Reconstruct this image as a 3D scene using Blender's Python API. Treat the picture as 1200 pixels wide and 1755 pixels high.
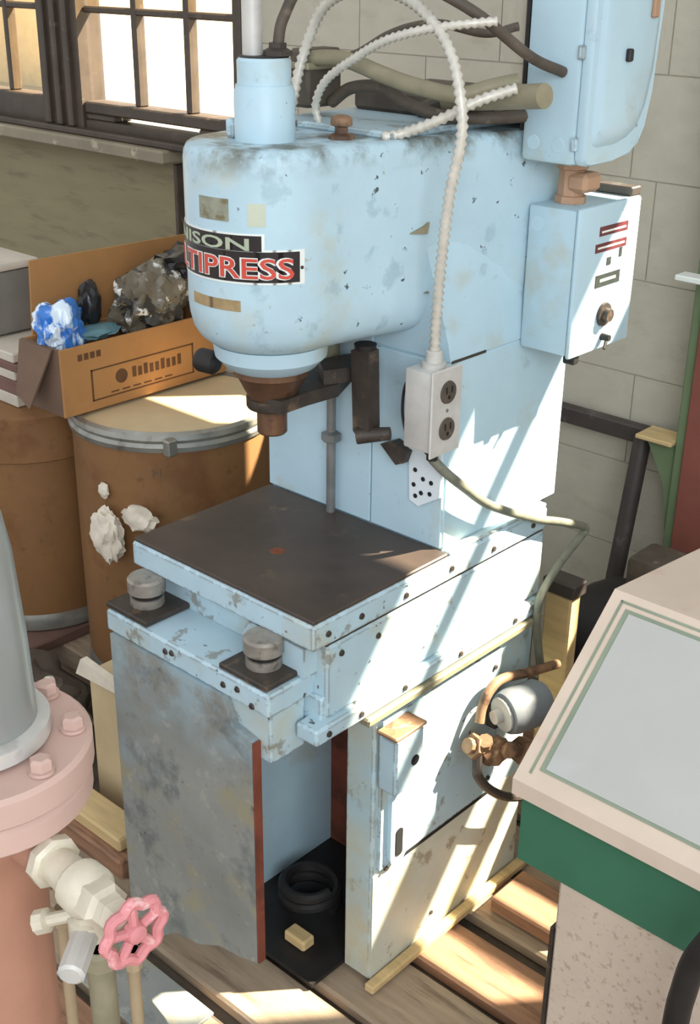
import bpy, bmesh, math, random
from mathutils import Vector, Matrix, noise
random.seed(7)
sc = bpy.context.scene
for o in list(bpy.data.objects): bpy.data.objects.remove(o)
COL = sc.collection
PI = math.pi

# ------------------------------------------------------------------ camera
cam = bpy.data.cameras.new('camera'); camo = bpy.data.objects.new('camera', cam); COL.objects.link(camo)
F, YAW, PITCH, ROLL = 2109.23, -.7374, -.4272, .0127
CP = Vector((1.0348, -1.0648, 1.6088))
fw = Vector((math.sin(YAW)*math.cos(PITCH), math.cos(YAW)*math.cos(PITCH), math.sin(PITCH)))
rt = Vector((math.cos(YAW), -math.sin(YAW), 0)); up = rt.cross(fw)
r2 = math.cos(ROLL)*rt + math.sin(ROLL)*up; u2 = -math.sin(ROLL)*rt + math.cos(ROLL)*up
M = Matrix((r2, u2, -fw)).transposed().to_4x4(); M.translation = CP
camo.matrix_world = M
cam.sensor_fit = 'VERTICAL'; cam.sensor_height = 24; cam.lens = F/1755*24
cam.clip_start = .02; cam.clip_end = 100
sc.camera = camo

# ------------------------------------------------------------------ world, sun, exposure
w = bpy.data.worlds.new('world'); sc.world = w; w.use_nodes = True
wn = w.node_tree.nodes; wn['Background'].inputs[0].default_value = (.93, .97, 1.0, 1); wn['Background'].inputs[1].default_value = .80
SUN = Vector((-.663, -.749, -.974)).normalized()          # direction the light travels
sun = bpy.data.lights.new('sun', 'SUN'); suno = bpy.data.objects.new('sun', sun); COL.objects.link(suno)
sun.energy = 32; sun.color = (1, .89, .72); sun.angle = math.radians(.9)
suno.rotation_euler = SUN.to_track_quat('-Z', 'Y').to_euler(); suno.location = (3, 5, 6)
ar = bpy.data.lights.new('added_fill_light', 'AREA'); aro = bpy.data.objects.new('added_fill_light', ar); COL.objects.link(aro)  # area lamp added at front right to brighten the nose
ar.shape = 'RECTANGLE'; ar.size = 2.2; ar.size_y = 1.8; ar.energy = 85; ar.color = (.84, .93, 1)
aro.location = (3.0, -2.4, 2.5); aro.rotation_euler = (Vector((-.2, .2, .9)) - aro.location).to_track_quat('-Z', 'Y').to_euler()
sc.view_settings.view_transform = 'Standard'; sc.view_settings.look = 'None'
sc.view_settings.gamma = 1; sc.view_settings.use_curve_mapping = False; sc.view_settings.exposure = .28

# ------------------------------------------------------------------ materials
def lin(c):
    return tuple(((v/255)/12.92 if v/255 <= .04045 else ((v/255+.055)/1.055)**2.4) for v in c)
def mat(name, rgb, rough=.6, metal=0, var=.18, vscale=9, patches=(), bump=.15, bscale=60, streak=None, spec=.4, rim=None, edge=None):
    """patches: (rgb, scale, threshold, softness, strength) laid over the base through noise"""
    m = bpy.data.materials.new(name); m.use_nodes = True; nt = m.node_tree; N = nt.nodes; L = nt.links
    b = N['Principled BSDF']; b.inputs['Roughness'].default_value = rough; b.inputs['Metallic'].default_value = metal
    b.inputs['Specular IOR Level'].default_value = spec
    tc = N.new('ShaderNodeTexCoord'); oi = N.new('ShaderNodeObjectInfo')
    add = N.new('ShaderNodeVectorMath'); add.operation = 'ADD'
    sc3 = N.new('ShaderNodeVectorMath'); sc3.operation = 'SCALE'; sc3.inputs['Scale'].default_value = 1
    cmb = N.new('ShaderNodeCombineXYZ')
    mul = N.new('ShaderNodeMath'); mul.operation = 'MULTIPLY'; mul.inputs[1].default_value = 37
    L.new(oi.outputs['Random'], mul.inputs[0])
    for k in range(3): L.new(mul.outputs[0], cmb.inputs[k])
    L.new(tc.outputs['Object'], sc3.inputs[0]); L.new(sc3.outputs[0], add.inputs[0]); L.new(cmb.outputs[0], add.inputs[1])
    vec = add.outputs[0]
    if streak:
        mp = N.new('ShaderNodeMapping'); mp.inputs['Scale'].default_value = streak; L.new(vec, mp.inputs[0]); vec = mp.outputs[0]
    def nz(scale, detail=5):
        n = N.new('ShaderNodeTexNoise'); n.inputs['Scale'].default_value = scale; n.inputs['Detail'].default_value = detail
        n.inputs['Roughness'].default_value = .62
        L.new(vec, n.inputs['Vector']); return n.outputs[0]
    c = lin(rgb)
    def mix(fac, a, bcol):
        x = N.new('ShaderNodeMix'); x.data_type = 'RGBA'; L.new(fac, x.inputs[0])
        if isinstance(a, tuple): x.inputs[6].default_value = (*a, 1)
        else: L.new(a, x.inputs[6])
        x.inputs[7].default_value = (*bcol, 1); return x.outputs[2]
    rr = N.new('ShaderNodeValToRGB'); L.new(nz(vscale), rr.inputs[0])
    rr.color_ramp.elements[0].position = .3; rr.color_ramp.elements[1].position = .72
    rr.color_ramp.elements[0].color = (*[v*(1-var) for v in c], 1); rr.color_ramp.elements[1].color = (*[min(1, v*(1+var)) for v in c], 1)
    out = rr.outputs[0]
    for rgb2, s, th, soft, st in patches:
        mr = N.new('ShaderNodeMapRange'); L.new(nz(s, 6), mr.inputs[0])
        mr.inputs[1].default_value = th; mr.inputs[2].default_value = th+soft; mr.inputs[3].default_value = 0; mr.inputs[4].default_value = st
        out = mix(mr.outputs[0], out, lin(rgb2))
    if edge:       # paint knocked off along the edges: (rgb, radius, noise threshold, strength)
        bv = N.new('ShaderNodeBevel'); bv.samples = 4; bv.inputs['Radius'].default_value = edge[1]
        ge = N.new('ShaderNodeNewGeometry'); dt = N.new('ShaderNodeVectorMath'); dt.operation = 'DOT_PRODUCT'
        L.new(bv.outputs[0], dt.inputs[0]); L.new(ge.outputs['True Normal'], dt.inputs[1])
        m1 = N.new('ShaderNodeMapRange'); L.new(dt.outputs['Value'], m1.inputs[0]); m1.inputs[1].default_value = .985; m1.inputs[2].default_value = .90
        m3 = N.new('ShaderNodeMapRange'); L.new(nz(34, 5), m3.inputs[0]); m3.inputs[1].default_value = edge[2]; m3.inputs[2].default_value = edge[2]+.06; m3.inputs[4].default_value = edge[3]
        me_ = N.new('ShaderNodeMath'); me_.operation = 'MULTIPLY'; L.new(m1.outputs[0], me_.inputs[0]); L.new(m3.outputs[0], me_.inputs[1])
        out = mix(me_.outputs[0], out, lin(edge[0]))
    if rim:        # grease that has run down from the upper rim: (rgb, object z where it starts, z where it is full, strength)
        sp = N.new('ShaderNodeSeparateXYZ'); L.new(tc.outputs['Object'], sp.inputs[0])
        mr = N.new('ShaderNodeMapRange'); L.new(sp.outputs[2], mr.inputs[0]); mr.inputs[1].default_value = rim[1]; mr.inputs[2].default_value = rim[2]
        m2 = N.new('ShaderNodeMapRange'); L.new(nz(16, 6), m2.inputs[0]); m2.inputs[1].default_value = .42; m2.inputs[2].default_value = .6; m2.inputs[4].default_value = rim[3]
        mm = N.new('ShaderNodeMath'); mm.operation = 'MULTIPLY'; L.new(mr.outputs[0], mm.inputs[0]); L.new(m2.outputs[0], mm.inputs[1])
        out = mix(mm.outputs[0], out, lin(rim[0]))
    L.new(out, b.inputs['Base Color'])
    if bump:
        bp = N.new('ShaderNodeBump'); bp.inputs['Strength'].default_value = bump; bp.inputs['Distance'].default_value = .002
        L.new(nz(bscale, 4), bp.inputs['Height']); L.new(bp.outputs[0], b.inputs['Normal'])
    return m
def glass(name, tint, gloss=.08):
    m = bpy.data.materials.new(name); m.use_nodes = True; nt = m.node_tree; N = nt.nodes; L = nt.links
    for n in list(N): N.remove(n)
    o = N.new('ShaderNodeOutputMaterial'); t = N.new('ShaderNodeBsdfTransparent'); t.inputs[0].default_value = (*tint, 1)
    g = N.new('ShaderNodeBsdfGlossy'); g.inputs['Roughness'].default_value = .08; g.inputs[0].default_value = (1, 1, 1, 1)
    x = N.new('ShaderNodeMixShader'); x.inputs[0].default_value = gloss
    L.new(t.outputs[0], x.inputs[1]); L.new(g.outputs[0], x.inputs[2]); L.new(x.outputs[0], o.inputs[0]); return m

DARK = (52, 48, 44); GRIME = (176, 172, 148)
m_blue = mat('blue_paint', (178, 203, 214), .42, var=.07, vscale=5, patches=((GRIME, 7, .57, .12, .5), ((150, 170, 180), 26, .63, .08, .5), (DARK, 48, .70, .03, .85)), bump=.12, bscale=40)
m_blue2 = mat('blue_paint_chipped', (178, 201, 211), .45, var=.09, vscale=7, patches=(((186, 178, 146), 8, .52, .16, .55), ((128, 120, 104), 22, .60, .05, .7), (DARK, 38, .655, .03, .9)), bump=.15, bscale=40, edge=((96, 78, 58), .006, .46, .9))
m_base = mat('blue_paint_stained_low', (176, 200, 208), .5, var=.1, vscale=6, patches=(((200, 186, 146), 5, .47, .2, .6), ((140, 128, 106), 17, .58, .08, .6), (DARK, 40, .67, .03, .85)), bump=.15, edge=((90, 76, 60), .005, .46, .8), rim=((186, 166, 122), .0, -.24, .6))
m_head = mat('blue_paint_greasy_rim', (178, 203, 214), .40, var=.09, vscale=5, patches=(((186, 184, 158), 8, .54, .16, .55), ((146, 172, 182), 22, .58, .08, .55), ((150, 146, 124), 30, .66, .05, .7), (DARK, 40, .66, .03, .9)), bump=.12, bscale=40, rim=((92, 92, 80), .10, .135, .9))
m_cream = mat('paint_yellow_stained', (196, 198, 184), .5, var=.1, vscale=7, patches=(((198, 178, 128), 6, .47, .2, .7), ((132, 118, 94), 20, .60, .06, .7), (DARK, 46, .68, .03, .8)), bump=.15)
m_plate = mat('bare_grey_plate', (146, 147, 141), .5, var=.18, vscale=7, metal=.1, patches=(((98, 102, 102), 14, .53, .12, .65), ((162, 150, 112), 11, .55, .12, .6), ((150, 170, 182), 5, .58, .12, .6), (DARK, 34, .67, .04, .7), ((172, 170, 160), 26, .60, .05, .5)), bump=.25, rim=((162, 186, 196), .14, .27, .75))
m_top = mat('oxidised_table_steel', (72, 60, 52), .48, var=.25, vscale=8, patches=(((56, 46, 40), 6, .52, .14, .7), ((130, 106, 80), 14, .62, .1, .5)), bump=.15)
m_rust = mat('rust_spot', (120, 66, 40), .8, var=.3, vscale=40)
m_dark = mat('oily_black_steel', (62, 54, 48), .45, var=.35, vscale=30, patches=(((112, 90, 68), 40, .58, .1, .6),), bump=.25)
m_ram = mat('brown_ram_steel', (112, 82, 62), .35, metal=.35, var=.3, vscale=20, patches=(((60, 46, 38), 18, .52, .12, .7),))
m_steel = mat('dull_steel', (126, 126, 124), .4, metal=.4, var=.2, vscale=30)
m_stud = mat('worn_steel_stud', (150, 142, 132), .45, metal=.3, var=.2, vscale=40, patches=(((90, 82, 74), 50, .55, .1, .6),))
m_redin = mat('red_brown_primer', (126, 66, 48), .75, var=.3, vscale=12, patches=(((60, 40, 34), 10, .52, .15, .7),))
m_hole = mat('black_hole', (26, 24, 24), .8, var=.1)
m_galv = mat('galvanised_box', (196, 192, 186), .45, metal=.15, var=.1, vscale=30, patches=(((150, 146, 140), 22, .6, .1, .5),))
m_strap = mat('white_strap', (214, 222, 226), .5, var=.08)
m_flex = mat('flexible_conduit', (206, 200, 188), .45, metal=.2, var=.15, vscale=50)
m_cord = mat('grey_green_cord', (112, 112, 98), .6, var=.25, vscale=50)
m_hose = mat('dark_hose', (84, 74, 64), .6, var=.3, vscale=25, patches=(((140, 128, 108), 30, .6, .1, .6),))
m_khaki = mat('khaki_pipe', (140, 132, 108), .5, var=.18, vscale=25)
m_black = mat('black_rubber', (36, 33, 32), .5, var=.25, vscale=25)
m_badge = mat('badge_black', (38, 30, 30), .4, var=.15, bump=0)
m_white = mat('badge_white', (226, 228, 222), .4, var=.05, bump=0)
m_red = mat('badge_red', (200, 74, 58), .45, var=.12, vscale=60, bump=0)
m_palegreen = mat('badge_pale_letters', (168, 176, 152), .5, var=.15, bump=0)
m_tan = mat('tan_sticker', (160, 136, 98), .6, var=.22, vscale=60)
m_oldstk = mat('worn_sticker', (140, 140, 122), .6, var=.25, vscale=50, patches=(((108, 96, 62), 40, .52, .08, .8),))
m_residue = mat('glue_residue', (190, 196, 176), .6, var=.08)
m_block = mat('painted_block', (184, 177, 160), .75, var=.06, vscale=5, patches=(((164, 155, 136), 4, .56, .14, .5),), bump=.2, bscale=90)
m_mortar = mat('mortar', (172, 164, 147), .85, var=.08)
m_plaster = mat('olive_plaster', (142, 132, 102), .75, var=.08, vscale=4, streak=(1, 1, 6), patches=(((112, 103, 82), 5, .55, .12, .6),))
m_frame = mat('brown_window_paint', (74, 62, 52), .5, var=.25, vscale=12, patches=(((120, 104, 84), 30, .62, .08, .6),))
m_sill = mat('grey_sill', (140, 130, 110), .6, var=.15, patches=(((196, 184, 160), 14, .6, .08, .7),))
m_floor = mat('dirty_floor', (92, 80, 68), .85, var=.3, vscale=6, patches=(((58, 50, 44), 8, .52, .14, .7),))
m_plank = mat('floor_plank', (158, 138, 116), .75, var=.2, vscale=6, streak=(1, 9, 9), patches=(((98, 78, 62), 5, .54, .12, .6),), bump=.3)
m_plank2 = mat('floor_plank_red', (150, 112, 86), .75, var=.22, vscale=6, streak=(1, 9, 9), patches=(((88, 62, 48), 5, .52, .12, .6),), bump=.3)
m_wood = mat('pale_wood', (200, 172, 124), .7, var=.18, vscale=7, streak=(1, 8, 8))
m_carton = mat('cardboard', (170, 122, 74), .8, var=.1, vscale=5, patches=(((156, 110, 66), 8, .56, .14, .5),))
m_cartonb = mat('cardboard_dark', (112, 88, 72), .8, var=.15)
m_drum = mat('fibre_drum', (132, 94, 58), .6, var=.14, vscale=5, patches=(((108, 66, 36), 6, .54, .14, .7), ((92, 62, 38), 30, .62, .08, .5)))
m_lid = mat('drum_lid', (206, 184, 146), .5, var=.14, vscale=6)
m_ring = mat('zinc_ring', (158, 156, 148), .32, metal=.6, var=.2, vscale=12, patches=(((96, 86, 70), 14, .56, .1, .5),))
m_paper = mat('torn_paper', (224, 212, 194), .8, var=.1, vscale=30)
m_bag = mat('clear_plastic', (120, 110, 94), .22, var=.3, vscale=18, patches=(((52, 48, 46), 17, .53, .05, .9), ((236, 234, 228), 24, .60, .05, .95)), spec=.6)
m_blackbag = mat('black_plastic', (34, 33, 36), .25, var=.3, vscale=20, spec=.6)
m_bluebag = mat('blue_film', (52, 116, 196), .28, var=.25, vscale=16, streak=(1, 1, .3), patches=(((222, 234, 244), 22, .50, .06, .97),), spec=.6)
m_teal = mat('teal_film', (96, 132, 140), .4, var=.2)
m_case = mat('grey_case', (122, 118, 112), .5, var=.15)
m_boardp = mat('pale_board', (200, 190, 176), .7, var=.12)
m_boardr = mat('brown_board', (112, 84, 74), .7, var=.2)
m_pink = mat('dusty_pink_paint', (196, 164, 152), .6, var=.08, vscale=6, patches=(((176, 128, 106), 7, .58, .14, .6),))
m_rosy = mat('rusty_pink_paint', (178, 130, 108), .65, var=.14, vscale=6, patches=(((210, 184, 170), 6, .56, .12, .6), ((112, 108, 104), 7, .62, .12, .5)))
m_dome = mat('grey_dome', (150, 152, 150), .3, metal=.3, var=.12, vscale=5, patches=(((122, 124, 124), 6, .54, .16, .6),))
m_brass = mat('cream_valve_metal', (206, 196, 176), .45, metal=.1, var=.12, vscale=30, patches=(((170, 140, 104), 24, .6, .1, .5),))
m_wheel = mat('rose_handwheel', (206, 132, 134), .5, var=.14, vscale=40, patches=(((232, 196, 192), 40, .58, .08, .6),))
m_pipe = mat('tan_pipe', (160, 140, 112), .5, var=.15, vscale=20)
m_green = mat('green_enamel', (58, 106, 82), .42, var=.1, vscale=6)
m_lidp = mat('beige_pink_lid', (206, 186, 168), .6, var=.08, vscale=8, patches=(((196, 160, 142), 12, .56, .12, .5),))
m_panel = mat('dusty_window_panel', (176, 174, 168), .4, var=.04, vscale=7, patches=(((184, 188, 190), 6, .58, .14, .6),))
m_seal = mat('green_grey_seal', (132, 142, 122), .6, var=.15)
m_speck = mat('speckled_block', (194, 176, 158), .8, var=.06, patches=(((150, 128, 108), 110, .56, .08, .55),), bump=.4)
m_post = mat('green_post', (104, 120, 88), .6, var=.12)
m_postr = mat('red_brown_post', (128, 74, 62), .6, var=.15)
m_iron = mat('dark_iron', (66, 58, 54), .5, var=.25, patches=(((110, 104, 100), 20, .58, .1, .5),))
m_rustp = mat('rusty_pipe', (136, 104, 78), .6, var=.3, vscale=30, patches=(((72, 50, 40), 24, .52, .1, .8), ((206, 180, 140), 36, .62, .06, .7)))
m_motor = mat('grey_motor', (116, 120, 126), .45, var=.12)
m_ext = mat('outdoor_wall', (226, 206, 170), .9, var=.1)
m_extg = mat('outdoor_ground', (170, 160, 140), .9, var=.1)
m_ochre = mat('ochre_knockout', (178, 140, 112), .6, var=.15)
g_pane = glass('window_glass', (.96, .97, .95))
g_amber = glass('dusty_amber_glass', (.98, .93, .80))

# ------------------------------------------------------------------ helpers
WL = {}
def finish(name, bm, m, parent=None, smooth=35):
    bmesh.ops.recalc_face_normals(bm, faces=bm.faces)
    vs = [v.co for v in bm.verts]
    c = Vector([(min(v[k] for v in vs)+max(v[k] for v in vs))/2 for k in range(3)])
    if parent is None: c.z = min(v.z for v in vs)
    bmesh.ops.translate(bm, verts=bm.verts, vec=-c)
    me = bpy.data.meshes.new(name); bm.to_mesh(me); bm.free()
    me.materials.append(m)
    for p in me.polygons: p.use_smooth = True
    me.set_sharp_from_angle(angle=math.radians(smooth))
    o = bpy.data.objects.new(name, me); COL.objects.link(o)
    WL[o] = c
    if parent is not None: o.parent = parent; o.location = c - WL[parent]
    else: o.location = c
    return o
def thing(name, label, cat, loc=(0, 0, 0), group=None):
    o = bpy.data.objects.new(name, None); COL.objects.link(o); o.empty_display_size = .05
    o.location = loc; WL[o] = Vector(loc); o['label'] = label; o['category'] = cat
    if group: o['group'] = group
    return o
def tag(o, label, cat, group=None):
    o['label'] = label; o['category'] = cat
    if group: o['group'] = group
    return o
def struct(name, bm, m, parent=None, smooth=35):
    o = finish(name, bm, m, parent, smooth); o['kind'] = 'structure'; return o
def B(): return bmesh.new()
def box(bm, x0, x1, y0, y1, z0, z1, bev=0, seg=1, mtx=None):
    r = bmesh.ops.create_cube(bm, size=1)['verts']
    for v in r: v.co = Vector(((x0+x1)/2+v.co.x*(x1-x0), (y0+y1)/2+v.co.y*(y1-y0), (z0+z1)/2+v.co.z*(z1-z0)))
    if bev:
        es = {e for v in r for e in v.link_edges}
        out = bmesh.ops.bevel(bm, geom=list(es), offset=bev, segments=seg, affect='EDGES', profile=.5)
        r = list({v for f in out['faces'] for v in f.verts})
    if mtx is not None: bmesh.ops.transform(bm, matrix=mtx, verts=[v for v in r if v.is_valid])
    return r
def bx(*a, **k):
    bm = B(); box(bm, *a, **k); return bm
def frame_of(d):
    d = d.normalized(); a = Vector((0, 0, 1)) if abs(d.z) < .95 else Vector((1, 0, 0))
    x = d.cross(a).normalized(); return x, x.cross(d).normalized()
def lathe(bm, prof, axis=(0, 0, 1), org=(0, 0, 0), n=32, capped=True):
    """prof: (radius, distance along axis)"""
    ax = Vector(axis).normalized(); org = Vector(org); x, y = frame_of(ax); rings = []
    for r, h in prof:
        rings.append([bm.verts.new(org+ax*h+(x*math.cos(2*PI*k/n)+y*math.sin(2*PI*k/n))*max(r, 1e-5)) for k in range(n)])
    for a, b in zip(rings, rings[1:]):
        for k in range(n): bm.faces.new((a[k], a[(k+1) % n], b[(k+1) % n], b[k]))
    if capped: bm.faces.new(rings[0][::-1]); bm.faces.new(rings[-1])
    return bm
def cyl(bm, a, b, r, r2=None, n=16):
    a = Vector(a); b = Vector(b); return lathe(bm, [(r, 0), (r2 or r, (b-a).length)], b-a, a, n)
def smooth_path(pts, sub=8):
    P = [Vector(p) for p in pts]; P = [2*P[0]-P[1]]+P+[2*P[-1]-P[-2]]; out = []
    for i in range(1, len(P)-2):
        for s in range(sub):
            t = s/sub; p0, p1, p2, p3 = P[i-1:i+3]
            out.append(.5*((2*p1)+(p2-p0)*t+(2*p0-5*p1+4*p2-p3)*t*t+(3*p1-p0-3*p2+p3)*t**3))
    out.append(P[-2]); return out
def resample(pts, step):
    out = [pts[0].copy()]; acc = 0
    for a, b in zip(pts, pts[1:]):
        l = (b-a).length; 
        if l < 1e-9: continue
        d = step-acc
        while d <= l: out.append(a.lerp(b, d/l)); d += step
        acc = l-(d-step)
    return out
def tube(bm, pts, r, n=8, sub=8, ridge=None, taper=None):
    path = smooth_path(pts, sub) if sub else [Vector(p) for p in pts]
    if ridge: path = resample(path, ridge/2)
    x, y = frame_of(path[1]-path[0]); rings = []; N = len(path)
    for i, p in enumerate(path):
        d = (path[min(i+1, N-1)]-path[max(i-1, 0)]).normalized()
        x = (x-d*x.dot(d)).normalized(); y = d.cross(x)
        rr = r*(1 if not ridge else (1.0 if i % 2 else .66))
        if taper: rr *= taper(i/(N-1))
        rings.append([bm.verts.new(p+(x*math.cos(2*PI*k/n)+y*math.sin(2*PI*k/n))*rr) for k in range(n)])
    for a, b in zip(rings, rings[1:]):
        for k in range(n): bm.faces.new((a[k], a[(k+1) % n], b[(k+1) % n], b[k]))
    bm.faces.new(rings[0][::-1]); bm.faces.new(rings[-1]); return bm
def prism(bm, poly, fn, a, b):
    """poly of 2-D points; fn(u, v, w) gives the 3-D point; extruded from w=a to w=b"""
    A = [bm.verts.new(fn(u, v, a)) for u, v in poly]; Bv = [bm.verts.new(fn(u, v, b)) for u, v in poly]
    n = len(poly); bm.faces.new(A[::-1]); bm.faces.new(Bv)
    for k in range(n): bm.faces.new((A[k], A[(k+1) % n], Bv[(k+1) % n], Bv[k]))
    return bm
def loft(bm, rings, cap0=True, cap1=True):
    R = [[bm.verts.new(p) for p in r] for r in rings]; n = len(R[0])
    for a, b in zip(R, R[1:]):
        for k in range(n): bm.faces.new((a[k], a[(k+1) % n], b[(k+1) % n], b[k]))
    if cap0: bm.faces.new(R[0][::-1])
    if cap1: bm.faces.new(R[-1])
    return bm
def bevel_all(bm, off, seg=1, ang=30):
    es = [e for e in bm.edges if len(e.link_faces) == 2 and e.calc_face_angle(0) > math.radians(ang)]
    bmesh.ops.bevel(bm, geom=es, offset=off, segments=seg, affect='EDGES', profile=.5); return bm
def text_bm(s, size, depth=.0006, bold=0):
    cu = bpy.data.curves.new('txt', 'FONT'); cu.body = s; cu.size = size; cu.extrude = depth; cu.offset = bold
    cu.resolution_u = 3
    to = bpy.data.objects.new('txt', cu); COL.objects.link(to)
    dg = bpy.context.evaluated_depsgraph_get(); me = bpy.data.meshes.new_from_object(to.evaluated_get(dg))
    bm = B(); bm.from_mesh(me); bpy.data.objects.remove(to); bpy.data.meshes.remove(me); bpy.data.curves.remove(cu)
    return bm
def crumple(bm, c, rad, amp, seed, sub=4, sc_=3.0):
    r = bmesh.ops.create_icosphere(bm, subdivisions=sub, radius=1)['verts']
    for v in r:
        d = v.co.normalized(); q = d*sc_+Vector((seed*3.1, seed*1.7, seed))
        k = 1+amp*.75*noise.noise(q*.8)-amp*.34*(abs(noise.noise(q*1.7))*2-.5)+amp*.10*noise.noise(q*4)
        v.co = Vector(c)+Vector((d.x*rad[0]*k, d.y*rad[1]*k, d.z*rad[2]*k))
    return bm

# ------------------------------------------------------------------ setting
floor = struct('floor', bx(-4.5, 3.5, -3, 1.34, -.08, -.03), m_floor)
# planked deck the press stands on: boards run left to right
ply = -.62; k = 0
while ply < .98:
    wd = random.choice((.138, .15, .164)); x0 = -.62+random.uniform(-.06, .03); x1 = 1.5
    zt = random.uniform(-.006, 0)
    if .02 < ply < .62: zt = random.uniform(-.004, -.001)
    cuts = [x0]+([random.uniform(.1, .9)] if k % 3 == 1 else [])+[x1]
    for a, b in zip(cuts, cuts[1:]):
        bm = bx(a+.002, b-.002, ply, ply+wd-random.choice((.02, .028, .034)), -.03, zt, bev=.005)
        struct('plank', bm, m_plank2 if k % 4 == 2 else m_plank, floor)
    ply += wd; k += 1

WY = 1.19; WT = .03
def openings_at(z0, z1):
    return [(a, b) for a, b, c, d in CORE if not (d <= z0+1e-4 or c >= z1-1e-4)]
OPEN = [(-3.4, -1.36, 1.13, 2.0), (.42, 1.04, .88, 2.10), (-.53, -.26, 1.275, 1.535)]
CORE = [OPEN[0], (.42, 1.07, .88, 2.14), (-.53, -.233, 1.275, 1.575)]     # splayed outwards behind the face
# mortar core behind the blocks, split around the openings
zs = sorted({-.03, 4.6, *[v for o in CORE for v in o[2:]]})
bm = B()
for za, zb in zip(zs, zs[1:]):
    xs = -4.5
    for a, b in sorted(openings_at(za, zb)):
        box(bm, xs, a, WY-.001, WY+WT, za, zb); xs = b
    box(bm, xs, 3.6, WY-.001, WY+WT, za, zb)
wall = struct('wall_back', bm, m_mortar)
bm = B()
for q in ((-4.5, 3.6, 2.1, 4.6),): box(bm, q[0], q[1], WY-.004, WY-.0015, q[2], q[3])
struct('wall_upper', bm, m_block)
BW, BH, J = .40, .20, .003
row = 0; z = 0.0
zcuts = []
while z < 2.1-1e-6:
    zcuts.append((z, min(z+BH, 2.1))); z += BH
base_me = {}
def block_mesh():
    bm = bx(-.5, .5, -.5, .5, -.5, .5); me = bpy.data.meshes.new('block'); bm.to_mesh(me); bm.free(); me.materials.append(m_block); return me
bme = block_mesh()
for row, (za, zb) in enumerate(zcuts):
    x = -1.60 if row % 2 == 0 else -1.80
    while x < 1.6:
        segs = [(max(x, -1.637), min(x+BW, 1.6))]
        # trim the rectangle by every opening it meets (splits it in height where needed)
        rects = [(segs[0][0], segs[0][1], za, zb)]
        for a, b, c, d in OPEN:
            nr = []
            for (p, q, s, t) in rects:
                if q <= a or p >= b or t <= c or s >= d: nr.append((p, q, s, t)); continue
                if p < a: nr.append((p, a, s, t))
                if q > b: nr.append((b, q, s, t))
                if s < c: nr.append((max(p, a), min(q, b), s, c))
                if t > d: nr.append((max(p, a), min(q, b), d, t))
            rects = nr
        for (p, q, s, t) in rects:
            if q-p < .03 or t-s < .02: continue
            o = bpy.data.objects.new('block', bme); COL.objects.link(o); o.parent = wall
            c = Vector(((p+q)/2, WY+.006-.0045, (s+t)/2))
            o.location = c-WL[wall]; o.scale = (q-p-J, .010, t-s-J); WL[o] = c
        x += BW
# plain plaster below the left window
wl = struct('wall_left', bx(-4.5, -1.645, WY-.02, WY+.004, -.03, 1.085, bev=.003), m_plaster)
struct('trim_1', bx(-1.652, -1.638, WY-.035, WY, -.03, 1.075, bev=.002), m_frame)

# left window: two sashes between a wide mullion
def bar(parent, name, x0, x1, z0, z1, y0=1.145, y1=1.20, m=m_frame):
    return struct(name, bx(x0, x1, y0, y1, z0, z1, bev=.004), m, parent)
win = bpy.data.objects.new('window_1', None); COL.objects.link(win); win.location = (-2.1, WY, 1.1); WL[win] = Vector(win.location); win['kind'] = 'structure'
bar(win, 'mullion', -2.205, -2.015, 1.13, 1.99, 1.13, 1.22)
for x in (-2.165, -2.11, -2.055): bar(win, 'mullion_bead', x-.012, x+.012, 1.14, 1.99, 1.115, 1.14)
bar(win, 'bottom_rail', -2.015, -1.37, 1.180, 1.212, 1.14, 1.21); bar(win, 'bottom_rail', -2.015, -1.37, 1.1345, 1.162, 1.14, 1.20); bar(win, 'bottom_rail', -2.015, -1.885, 1.1625, 1.1795, 1.142, 1.208); bar(win, 'bottom_rail', -1.525, -1.37, 1.1625, 1.1795, 1.142, 1.208); struct('pane', bx(-1.884, -1.526, 1.17, 1.173, 1.1622, 1.1798), g_pane, win); bar(win, 'bottom_rail', -3.4, -2.205, 1.135, 1.212, 1.14, 1.21)
bar(win, 'top_rail', -3.4, -1.36, 1.93, 2.0)
bar(win, 'stile', -1.39, -1.36, 1.13, 2.0)
VX = [-2.015, -1.792, -1.577, -1.39]; VX2 = [-3.06, -2.83, -2.61, -2.403, -2.205]
for x in VX[1:-1]+VX2[1:-1]: bar(win, 'muntin', x-.011, x+.011, 1.212, 1.93, 1.155, 1.19)
HZ = [1.212, 1.455, 1.70, 1.93]
for x0, x1 in ((-2.015, -1.39), (-3.4, -2.205)):
    for z in HZ[1:-1]: bar(win, 'muntin', x0, x1, z-.009, z+.009, 1.157, 1.188)
for i, vx in enumerate((VX, VX2)):
    for a, b in zip(vx, vx[1:]):
        for j, (c, d) in enumerate(zip(HZ, HZ[1:])):
            struct('pane', bx(a+.006, b-.006, 1.170, 1.173, c+.004, d-.004), g_amber if (i or j) else g_pane, win)
sill = struct('trim_2', bx(-3.4, -1.60, 1.075, 1.26, 1.085, 1.122, bev=.006), m_sill)
struct('trim_3', bx(-3.4, -1.36, 1.10, 1.30, 1.122, 1.14, bev=.004), m_frame)

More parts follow.
